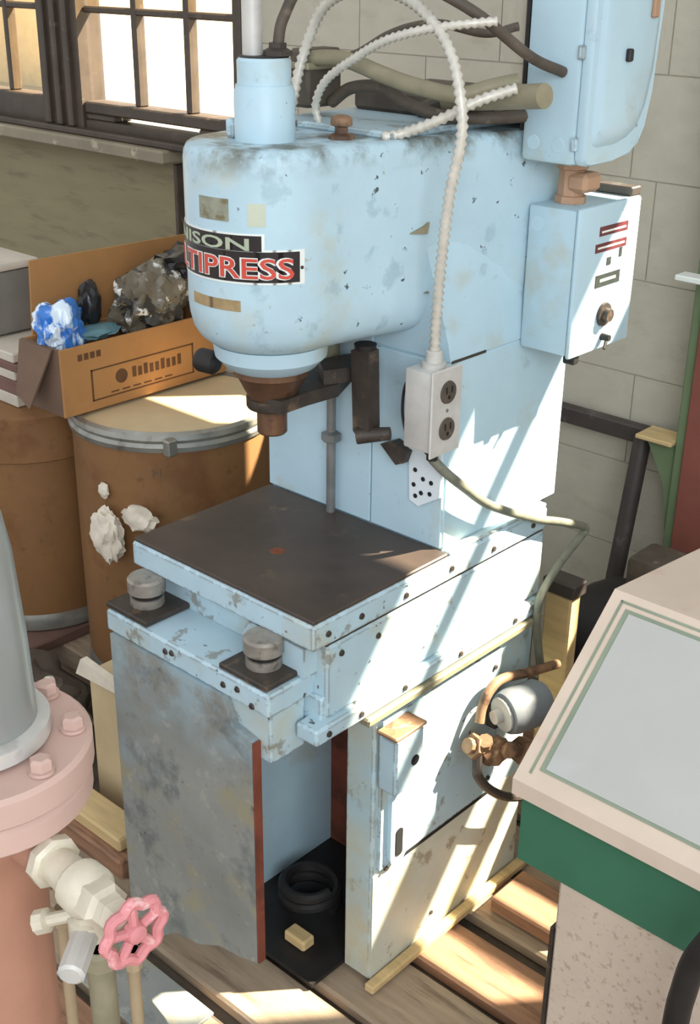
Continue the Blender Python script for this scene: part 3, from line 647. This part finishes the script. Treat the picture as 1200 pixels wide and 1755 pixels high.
bm = B(); cyl(bm, (.034, .335, .405), (.070, .465, .345), .0135, n=10); part('barrel', bm, m_rustp, None, vp)
for t, rad in ((.12, .021), (.5, .019), (.88, .023)):
    c = Vector((.034, .335, .405)).lerp(Vector((.070, .465, .345)), t)
    bm = B(); lathe(bm, [(rad, -.007), (rad*1.05, -.005), (rad*1.05, .005), (rad, .007)], (.27, .87, -.41), c, 6); part('union_nut', bm, m_rustp, None, vp)
bm = B(); lathe(bm, [(.008, 0), (.008, .022), (.014, .023), (.014, .030)], (.9, -.3, .3), (.055, .40, .38), 8); part('stem', bm, m_rustp, None, vp)
bm = B(); lathe(bm, [(.009, 0), (.009, .02), (.013, .021), (.013, .028)], (.2, -.5, .8), (.050, .37, .392), 8); part('stem', bm, m_rustp, None, vp)
bm = B(); tube(bm, [(.045, .352, .392), (.046, .350, .365), (.048, .353, .340), (.052, .382, .300), (.056, .435, .256), (.062, .50, .228), (.07, .56, .215)], .0085, 10); part('drain_pipe', bm, m_iron, 'dark bent drain pipe', vp)
tag(finish('bent_pipe', tube(B(), [(.034, .366, .435), (.030, .377, .458), (.030, .395, .482), (.030, .43, .490), (.030, .508, .468), (.030, .603, .443)], .0085, 10), m_rustp, smooth=80), 'tan rusty pipe arching over the grey motor', 'pipe')
st = thing('wooden_stake', 'short pale wooden stake standing behind the press base', 'stake', (0, .68, 0))
part('shaft', bx(-.045, .012, .66, .695, -.03, .545, bev=.004), m_wood, None, st)
part('dark_cap', bx(-.05, .020, .655, .70, .545, .575, bev=.004), m_iron, 'dark iron cap', st)
bt = tag(finish('batten', bx(.004, .024, .12, .60, 0.0, .016, bev=.003), m_wood), 'thin yellowish wooden batten along the foot of the press', 'batten')
tag(finish('wood_board', bx(.045, .19, .42, .525, .0005, .032, bev=.004), m_plank2), 'reddish loose board end lying beside the green cabinet', 'board')

# ------------------------------------------------------------------ green cabinet, right foreground
CX, CY = .378, -.05                                        # front-left corner of the lid
S_ = .845
gc = thing('green_cabinet', 'green steel cabinet with a sloping dusty windowed lid, right foreground', 'cabinet', (CX+.2, CY+.2, .45))
def cabz(y): return .724+.90*(y-CY)
zL = .724
XR = CX+.62
prof_l = [(CY, zL-.022), (CY, zL), (CY+.193, zL+.178), (CY+.46, zL+.150), (CY+.46, zL-.022)]
bm = B(); prism(bm, [(CY+.012, zL-.122), (CY+.012, zL-.022), (CY+.45, zL-.022), (CY+.45, zL-.122)], lambda u, v, w: Vector((w, u, v)), CX+.008, XR-.01); bevel_all(bm, .003)
part('body', bm, m_green, 'green enamel body band', gc)
bm = B(); prism(bm, prof_l, lambda u, v, w: Vector((w, u, v)), CX, XR); bevel_all(bm, .006, 2)
lidp = part('lid', bm, m_lidp, 'dusty beige pink sloping lid', gc)
def slope_slab(x0, x1, s0, s1, t0, t1, bev=0):
    """slab lying on the sloping face: s along the slope from the lower edge, t outwards"""
    d = Vector((0, .193, .178)); L = d.length; d.normalize(); nrm = Vector((0, -d.z, d.y)); o = Vector((0, CY, zL))
    bm = B(); prism(bm, [(x0, s0), (x1, s0), (x1, s1), (x0, s1)], lambda u, v, w: Vector((u, 0, 0))+o+d*v+nrm*w, t0, t1)
    if bev: bevel_all(bm, bev)
    return bm
part('window_seal', slope_slab(CX+.026, CX+.52, .022, .243, -.001, .0014), m_seal, 'green grey seal round the lid window', lidp)
part('window_panel', slope_slab(CX+.033, CX+.51, .026, .238, .001, .0024), m_panel, 'dusty pale grey window panel in the lid', lidp)
for (a, b, c, d2) in ((CX+.0155, CX+.0185, .014, .252), (CX+.0155, CX+.53, .249, .252)):
    part('seal_bead', slope_slab(a, b, c, d2, -.001, .0012), m_seal, None, lidp)
ped = thing('pedestal_block', 'speckled beige block under the green cabinet', 'block', (CX+.3, CY+.2, 0))
part('block', bx(CX+.066, XR-.02, CY+.016, CY+.40, 0, zL-.1225, bev=.004), m_speck, None, ped)
part('corner_shadow', bx(CX+.061, CX+.0655, CY+.016, CY+.05, 0, zL-.20), m_dark, 'dark strip imitating the shadow line on the left corner of the block', ped)  # dark strip imitates the shadow line down the block edge
tag(finish('shadow_tube', tube(B(), [(.675, -.1, .72), (.662, -.1, .691), (.650, -.1, .656), (.644, -.1, .611), (.641, -.1, .563), (.640, -.1, .4), (.640, -.1, .01)], .014, 10), m_black, smooth=80), 'dark tube imitating the shadow in front of the speckled block', 'hose')  # black tube stands in for a triangular shadow beside the block

# dark machinery behind the cabinet and wall furniture
dk = thing('old_compressor', 'dark grimy machine lying behind the green cabinet', 'machine', (.2, .92, 0))
bm = B(); lathe(bm, [(.05, 0), (.13, .02), (.155, .06), (.155, .60), (.13, .64), (.05, .66)], (1, .12, 0), (-.10, .86, .33), 24); part('tank', bm, m_black, None, dk)
part('top_block', bx(.02, .11, .83, .93, .47, .575, bev=.012, seg=2), m_hose, 'brownish block on the tank', dk)
for x in (.0, .38): part('cradle', bx(x, x+.05, .76, 1.0, -.03, .24, bev=.004), m_iron, None, dk)
fr2 = thing('pipe_frame', 'dark iron rail with a leaning leg along the right wall', 'frame', (-.2, 1.1, .68))
bm = bx(-.62, -.130, 1.135, 1.165, .672, .708, bev=.003); part('rail', bm, m_iron, None, fr2)
bm = B(); cyl(bm, (-.136, 1.135, .690), (-.118, .985, .04), .019, n=14); part('leg', bm, m_iron, 'leaning iron leg', fr2)
gp = thing('steel_post', 'green painted steel post at the right edge with a bracket', 'post', (0, 1.12, 0))
part('web', bx(-.035, -.012, 1.08, 1.15, -.03, 2.4, bev=.003), m_post, None, gp)
part('flange', bx(-.012, .06, 1.07, 1.16, -.03, 2.4, bev=.003), m_postr, 'red-brown painted flange', gp)
bm = B(); prism(bm, [(-.105, .712), (-.036, .712), (-.036, .50), (-.055, .62)], lambda u, v, w: Vector((u, w, v)), 1.09, 1.12); part('gusset', bm, m_post, None, gp)
sh = tag(finish('wood_wedge', bx(-.118, -.036, 1.065, 1.135, .7125, .722, bev=.002), m_wood), 'small pale wooden piece lying on the green bracket', 'board')
tag(finish('wall_clip', bx(-.055, .03, 1.03, 1.069, 1.055, 1.066, bev=.002), m_white), 'small white clip high on the green post', 'clip')

# ------------------------------------------------------------------ drums and cartons, left
def drum(name, label, cx, cy, r, z0, z1, lidh, cat, group):
    d = thing(name, label, cat, (cx, cy, z0), group)
    bm = B(); lathe(bm, [(r*.97, z0+.03), (r, z0+.05), (r*1.005, (z0+z1)/2), (r, z1-.03)], (0, 0, 1), (cx, cy, 0), 48); part('shell', bm, m_drum, None, d)
    bm = B(); lathe(bm, [(r*.97, z0), (r*1.01, z0+.004), (r*1.02, z0+.02), (r*1.005, z0+.035), (r*.985, z0+.05), (r*.98, z0+.05)], (0, 0, 1), (cx, cy, 0), 48); part('bottom_ring', bm, m_ring, None, d)
    return d
d1 = drum('fibre_drum', 'round brown fibre drum with a zinc ring, under the open carton', -1.01, .59, .222, .05, .695, .03, 'drum', 'fibre drums by the wall')
bm = B(); lathe(bm, [(.2225, .655), (.228, .657), (.230, .668), (.225, .676), (.230, .684), (.228, .695), (.218, .70), (.212, .692)], (0, 0, 1), (-1.01, .59, 0), 56, False); part('clamp_ring', bm, m_ring, 'shiny zinc clamp ring', d1)
bm = B(); lathe(bm, [(.2115, .688), (.2115, .692), (.18, .694), (.01, .694)], (0, 0, 1), (-1.01, .59, 0), 48); part('lid', bm, m_lid, 'pale drum lid', d1)
bm = bx(-.832, -.812, .415, .44, .66, .695, bev=.003); part('clasp', bm, m_ring, None, d1)
bm = text_bm('H', .03, .0004); th = -.45
for v in bm.verts:
    a = math.radians(-52)+v.co.x/.223; v.co = Vector((-1.01+(.2232+v.co.z)*math.cos(a), .59+(.2232+v.co.z)*math.sin(a), .60+v.co.y))
part('stencil_mark', bm, m_cartonb, 'faint brown stencil mark', d1)
d2 = drum('fibre_drum', 'brown fibre drum at the left edge, its wide lid under the boards', -1.45, .50, .205, .08, .62, .1, 'drum', 'fibre drums by the wall')
bm = B(); lathe(bm, [(.209, .525), (.214, .528), (.214, .635), (.206, .64), (.01, .641)], (0, 0, 1), (-1.45, .50, 0), 48); part('lid', bm, m_drum, 'wide overlapping lid', d2)
for i, (a, b, c) in enumerate(((-1.72, -.52, .0), (-1.78, .36, .03))): pass
tag(finish('dunnage_board', bx(-1.75, -.78, .40, .50, -.03, .05, bev=.004), m_plank), 'long grey timber under the front of both drums', 'board')
tag(finish('dunnage_board', bx(-1.75, -.78, .62, .72, -.03, .05, bev=.004), m_plank), 'long grey timber under the back of both drums', 'board')
tag(finish('dunnage_board', bx(-1.66, -1.24, .30, .62, .0505, .0795, bev=.004), m_boardr), 'dark wide board lying under the left drum', 'board')
# open carton on the drum; its printed side faces right
cb = thing('cardboard_carton', 'open brown cardboard carton filled with plastic on the round drum', 'carton', (-1.2, .6, .70))
BX0, BX1, BY0, BY1, BZ0, BZ1 = -1.20, -1.06, .342, .80, .7015, .850
part('printed_side', bx(BX1-.006, BX1, BY0, BY1, BZ0, BZ1, bev=.001), m_carton, 'side with the printed panel', cb)
part('near_end', bx(BX0, BX1-.0065, BY0, BY0+.006, BZ0, BZ1, bev=.001), m_cartonb, 'end with its shade put into the colour', cb)  # darker cardboard copy carries the shade of this end
part('far_end', bx(BX0, BX1-.0065, BY1-.006, BY1, BZ0, BZ1, bev=.001), m_carton, None, cb)
part('back_side', bx(BX0, BX0+.006, BY0+.007, BY1-.007, BZ0, BZ1, bev=.001), m_carton, None, cb)
part('bottom', bx(BX0+.007, BX1-.007, BY0+.007, BY1-.007, BZ0, BZ0+.006), m_carton, None, cb)
bm = B(); prism(bm, [(BY0+.03, BZ1-.02), (BY1, BZ1-.02), (BY1+.03, 1.002), (BY0+.040, 1.008)], lambda u, v, w: Vector((BX0-.0055+w, u, v)), 0, .005)
part('flap', bm, m_carton, 'tan flap standing up at the back', cb)
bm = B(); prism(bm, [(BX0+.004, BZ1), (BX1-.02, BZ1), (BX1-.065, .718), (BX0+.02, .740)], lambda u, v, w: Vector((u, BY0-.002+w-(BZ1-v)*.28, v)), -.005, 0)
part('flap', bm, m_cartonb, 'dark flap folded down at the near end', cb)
def carton_strip(y0, y1, z0, z1, nm='print_line', m=None): return part(nm, bx(BX1, BX1+.0008, y0, y1, z0, z1), m or m_cartonb, None, cb)
m_print = mat('brown_print', (92, 62, 40), .8, var=.2)
a0, a1, c0, c1 = .415, .70, .722, .792
for y0, y1, z0, z1 in ((a0, a1, c1-.003, c1), (a0, a1, c0, c0+.003), (a0, a0+.004, c0, c1), (a1-.004, a1, c0, c1)): carton_strip(y0, y1, z0, z1, m=m_print)
bm = B(); lathe(bm, [(.016, 0), (.016, .0009)], (1, 0, 0), (BX1, .495, .762), 20); part('print_emblem', bm, m_print, 'round printed emblem', cb)
for i in range(9): carton_strip(.525+i*.016, .535+i*.016, .752, .752+random.choice((.014, .02, .024)), 'print_mark', m_print)
for i in range(6): carton_strip(.465+i*.03, .486+i*.03, .730, .733, 'print_mark', m_print)
for i in range(4): carton_strip(.385+i*.016, .396+i*.016, .818, .832, 'print_mark', m_print)
def heap(name, label, cat, c, rad, amp, seed, m, sub=4, s=3.0):
    return tag(finish(name, crumple(B(), c, rad, amp, seed, sub, s), m, smooth=38), label, cat)
heap('plastic_bag', 'crumpled clear plastic bag heaped in the carton', 'bag', (-1.128, .64, .888), (.056, .10, .085), .5, 4, m_bag, 4, 3.0)
heap('plastic_bag', 'shiny black plastic bundle at the top of the carton heap', 'bag', (-1.125, .745, .962), (.048, .075, .036), .6, 9, m_blackbag, 3, 3)
heap('plastic_bag', 'black plastic roll beside the blue film in the carton', 'bag', (-1.155, .492, .905), (.024, .026, .048), .4, 12, m_blackbag, 3, 3)
heap('plastic_bag', 'second clear plastic wad under the press nose', 'bag', (-1.10, .778, .875), (.028, .018, .05), .6, 15, m_bag, 4, 3.0)
heap('plastic_film', 'bright blue crumpled film hanging over the carton corner', 'bag', (-1.122, .388, .872), (.042, .050, .060), .62, 21, m_bluebag, 4, 1.7)
heap('plastic_film', 'flat teal film inside the carton', 'bag', (-1.125, .475, .852), (.042, .06, .012), .4, 25, m_teal, 3, 3)
# case and boards on the left drum
hb = thing('grey_case', 'grey purplish case at the far left above the boards', 'case', (-1.62, .5, .78))
part('body', bx(-1.70, -1.462, .41, .57, .775, .925, bev=.01, seg=2), m_case, None, hb)
part('lid', bx(-1.705, -1.457, .405, .575, .925, .945, bev=.006, seg=2), m_boardp, 'pale lid of the case', hb)
zz = .642
for i, (m, t, lab) in enumerate(((m_boardp, .030, 'pale board, lowest of the stack on the left drum'), (m_boardr, .034, 'brown board, second from the bottom of the stack'), (m_boardp, .022, 'pale board in the middle of the stack on the left drum'), (m_boardr, .020, 'dark brown board under the topmost pale one'), (m_boardp, .024, 'pale grey board directly under the grey case'))):
    tag(finish('board', bx(-1.60+.01*i, -1.335+.014*(i % 2), .40, .60, zz, zz+t-.001, bev=.003), m), lab, 'board', 'boards stacked on the left drum'); zz += t
# torn paper on the drum, debris
def sheet(name, label, pts, fn, t, m, seed, amp=.012):
    bm = B(); prism(bm, pts, fn, 0, t)
    bmesh.ops.subdivide_edges(bm, edges=[e for e in bm.edges if e.calc_length() > .02], cuts=3, use_grid_fill=True)
    for v in bm.verts:
        q = v.co*28+Vector((seed, seed, seed)); v.co += Vector((noise.noise(q), noise.noise(q+Vector((9, 0, 0))), noise.noise(q+Vector((0, 9, 0)))))*amp
    return tag(finish(name, bm, m, smooth=25), label, 'paper')
def on_drum(u, v, w): # u angle in degrees, v height, w outwards
    a = math.radians(u); r = .2155+w+.004; return Vector((-1.02+r*math.cos(a), .585+r*math.sin(a), v))
heap('paper_wad', 'crumpled white paper hanging on the drum beside the table corner', 'paper', (-.955, .350, .462), (.045, .022, .062), .5, 31, m_paper, 4, 2.8)
heap('paper_wad', 'small white paper scrap stuck high on the round drum', 'paper', (-.974, .364, .556), (.015, .008, .018), .4, 35, m_paper, 3, 2.6)
heap('paper_wad', 'pale paper scrap behind the far table edge', 'paper', (-.885, .385, .512), (.05, .025, .024), .5, 38, m_paper, 3, 3)
heap('paper_wad', 'torn beige paper at the lower left of the platform', 'paper', (-.60, .13, .41), (.028, .03, .048), .5, 41, m_paper, 3, 2.8)
ct = thing('small_carton', 'small pale torn carton standing behind the grey plate', 'carton', (-.62, .14, 0))
bm = bx(-.70, -.57, .10, .22, .0, .345, bev=.004); part('body', bm, m_lid, None, ct)
bm = B(); prism(bm, [(-.72, .335), (-.57, .345), (-.56, .36), (-.70, .375)], lambda u, v, w: Vector((u, w, v)), .085, .10); part('flap', bm, m_paper, None, ct)
for i, (x0, x1, y0, y1, z0, z1, m, lab) in enumerate((
    (-.80, -.45, -.02, .08, 0.0, .05, m_plank, 'grey timber offcut on the floor left of the grey plate'),
    (-.82, -.46, -.03, .06, .0505, .095, m_plank2, 'brown timber offcut on top of the grey one'),
    (-.78, -.48, -.015, .05, .0955, .125, m_wood, 'yellow timber offcut topmost behind the valve'),
    (-.56, -.40, -.14, -.07, 0, .03, m_plank, 'short grey timber end by the left foot of the press'))):
    tag(finish('timber_offcut', bx(x0, x1, y0, y1, z0, z1, bev=.004), m), lab, 'timber')
h1 = heap('debris_heap', 'dark heap of dusty rubbish in front of the left drum', 'rubbish', (-1.12, .20, .02), (.19, .13, .10), .35, 44, m_floor, 4, 3)
h2 = heap('debris_heap', 'dark rubbish heap between the pink pump and the drums', 'rubbish', (-.90, -.02, .02), (.13, .11, .12), .35, 47, m_floor, 4, 3)
for i, (x, y, z, s) in enumerate(((-1.05, .23, 0, .014), (-1.14, .17, 0, .01), (-.92, -.0, 0, .012), (-.86, .0, 0, .01))):
    hp = (h1, h1, h2, h2)[i]
    z = max((WL[hp]+v.co).z for v in hp.data.vertices if ((WL[hp]+v.co).xy-Vector((x, y))).length < .02)+s*.35
    tag(finish('rubble_chip', crumple(B(), (x, y, z), (s, s, s*.7), .4, 50+i, 2), m_paper, smooth=20), ('largest pale chip on the dark rubbish, nearest the drums', 'small pale chip farthest left on the dark rubbish', 'pale chip on the rubbish nearest the pink pump', 'pale chip on the rubbish nearest the grey plate')[i], 'chip')
tag(finish('metal_sheet', bx(-.42, -.14, -.20, -.09, .001, .007, bev=.002, mtx=None), m_plate), 'grey metal sheet on the floor before the front plate', 'sheet')
rv = thing('brown_coil', 'dark coiled hose inside the base opening', 'hose', (-.2, .2, .012))
bm = B(); tube(bm, [(-.2+.05*math.cos(t), .2+.05*math.sin(t), .024+.0035*t) for t in [i*.5 for i in range(26)]], .010, 8, 2); part('coil', bm, m_black, None, rv)
tag(finish('wood_chip', bx(-.17, -.12, .10, .13, .0125, .035, bev=.004), m_wood), 'pale wood chip inside the base opening', 'chip')

# ------------------------------------------------------------------ pink pump, left foreground
TX, TY, TZ = .189, -.619, .977                             # flange top centre
pump = thing('pink_pump', 'dusty pink cast pump body with a grey dome, left foreground', 'pump', (TX, TY, 0))
def plathe(name, prof, m, label=None, n=48): bm = B(); lathe(bm, prof, (0, 0, 1), (TX, TY, 0), n); return part(name, bm, m, label, pump)
plathe('dome', [(.0555, TZ+.012), (.0535, TZ+.10), (.049, TZ+.18), (.044, TZ+.212), (.036, TZ+.232), (.012, TZ+.242)], m_dome, 'grey metal dome on the pump')
plathe('dome_band', [(.064, TZ+.004), (.066, TZ+.006), (.066, TZ+.020), (.056, TZ+.022)], m_galv, 'bright band round the foot of the dome')
plathe('flange', [(.07, TZ-.030), (.098, TZ-.030), (.101, TZ-.027), (.101, TZ-.004), (.097, TZ), (.06, TZ+.001)], m_pink, 'pink bolted flange')
plathe('lower_flange', [(.06, TZ-.062), (.094, TZ-.060), (.098, TZ-.056), (.098, TZ-.036), (.094, TZ-.032), (.06, TZ-.0305)], m_pink)
plathe('body', [(.046, -.0), (.046, TZ-.30), (.048, TZ-.14), (.056, TZ-.10), (.070, TZ-.075), (.072, TZ-.0625)], m_rosy, 'rust stained pink body')
for k in range(8):
    a = 2*PI*k/8+math.radians(8); x, y = TX+.084*math.cos(a), TY+.084*math.sin(a)
    bm = B(); lathe(bm, [(.0115, TZ+.001), (.0115, TZ+.004)], (0, 0, 1), (x, y, 0), 16); wsh = part('washer', bm, m_pink, None, pump)
    bm = B(); lathe(bm, [(.010, TZ+.0042), (.010, TZ+.013), (.007, TZ+.015)], (0, 0, 1), (x, y, 0), 6); part('bolt', bm, m_pink, None, pump)
gv = thing('gate_valve', 'cream brass valve on the pump with a rose handwheel', 'valve', (.33, -.58, .88))
VO = Vector((.2795, -.6145, .8955)); VD = Vector((1, -.06, .03)).normalized()
vx, vy = frame_of(VD)
def vl(name, prof, m, n=20, label=None, org=VO, ax=VD): bm = B(); lathe(bm, prof, ax, org, n); return part(name, bm, m, label, gv)
bm = B(); lathe(bm, [(.024, 0), (.019, .03), (.0185, (VO-Vector((TX, TY, VO.z))).length-.024)], (VO-Vector((TX+.02, TY, VO.z))), (TX+.022, TY, VO.z), 18); part('outlet_boss', bm, m_rosy, None, pump)
vl('union_nut', [(.020, .0), (.024, .003), (.024, .012), (.020, .015)], m_brass, 8)
vl('tailpiece', [(.016, .012), (.017, .03), (.017, .045)], m_brass)
vl('body', [(.016, .040), (.023, .048), (.0235, .066), (.019, .074)], m_brass)
vl('bonnet', [(.019, .070), (.021, .073), (.021, .088), (.016, .092), (.016, .100)], m_brass, 6)
vl('gland', [(.0155, .098), (.0155, .112), (.011, .118), (.006, .120)], m_brass, 6)
VB = VO+VD*.057
bm = B(); lathe(bm, [(.013, .0), (.013, .028), (.017, .030), (.017, .048)], (0, 0, -1), VB, 12); part('outlet', bm, m_brass, None, gv)
bm = B(); lathe(bm, [(.009, -.020), (.012, -.018), (.012, .05), (.009, .052)], (.6, -.8, -.1), VB+Vector((0, 0, -.04)), 10); part('drain_cock', bm, m_galv, 'bright drain cock', gv)
bm = B(); lathe(bm, [(.006, 0), (.006, .026), (.011, .028), (.011, .038)], (-.6, -.4, -.3), VB+Vector((-.01, -.005, -.03)), 10); part('plug', bm, m_brass, None, gv)
# handwheel: scalloped rim, hub, spokes
HW = VO+VD*.128
bm = B(); rim = []
for i in range(48):
    t = 2*PI*i/48; rr_ = .0258+.0022*math.cos(8*t); rim.append(HW+(vx*math.cos(t)+vy*math.sin(t))*rr_)
rings = []
for i in range(48):
    d = (rim[(i+1) % 48]-rim[i-1]).normalized(); n1 = VD; n2 = d.cross(n1).normalized()
    rings.append([bm.verts.new(rim[i]+(n1*math.cos(2*PI*k/8)+n2*math.sin(2*PI*k/8))*.005) for k in range(8)])
for i in range(48):
    a, b = rings[i], rings[(i+1) % 48]
    for k in range(8): bm.faces.new((a[k], a[(k+1) % 8], b[(k+1) % 8], b[k]))
hwp = part('handwheel', bm, m_wheel, 'rose pink scalloped handwheel', gv)
bm = B(); lathe(bm, [(.009, -.004), (.010, 0), (.008, .006), (.004, .008)], VD, HW, 14); part('hub', bm, m_wheel, None, hwp)
for k in range(5):
    t = 2*PI*k/5+.3; e = HW+(vx*math.cos(t)+vy*math.sin(t))*.025
    bm = B(); cyl(bm, HW, e, .0042, n=8); part('spoke', bm, m_wheel, None, hwp)
# upright pipes below the valve
for px_, py_, r, top, m, lab in ((.266, -.6, .0055, .822, m_pipe, 'thin tan upright pipe nearest the pump below the valve'), (.322, -.6, .0125, .815, m_khaki, 'thick khaki upright pipe under the valve body'), (.371, -.6, .0055, .842, m_pipe, 'thin tan upright pipe under the handwheel')):
    p = thing('upright_pipe', lab, 'pipe', (px_, py_, 0), 'upright pipes below the valve')
    bm = B(); cyl(bm, (px_, py_, -.01), (px_, py_, top), r, n=14); part('pipe', bm, m, None, p)
    bm = B(); lathe(bm, [(r*1.35, top-.02), (r*1.4, top-.004), (r*1.1, top)], (0, 0, 1), (px_, py_, 0), 8); part('collar', bm, m, None, p)
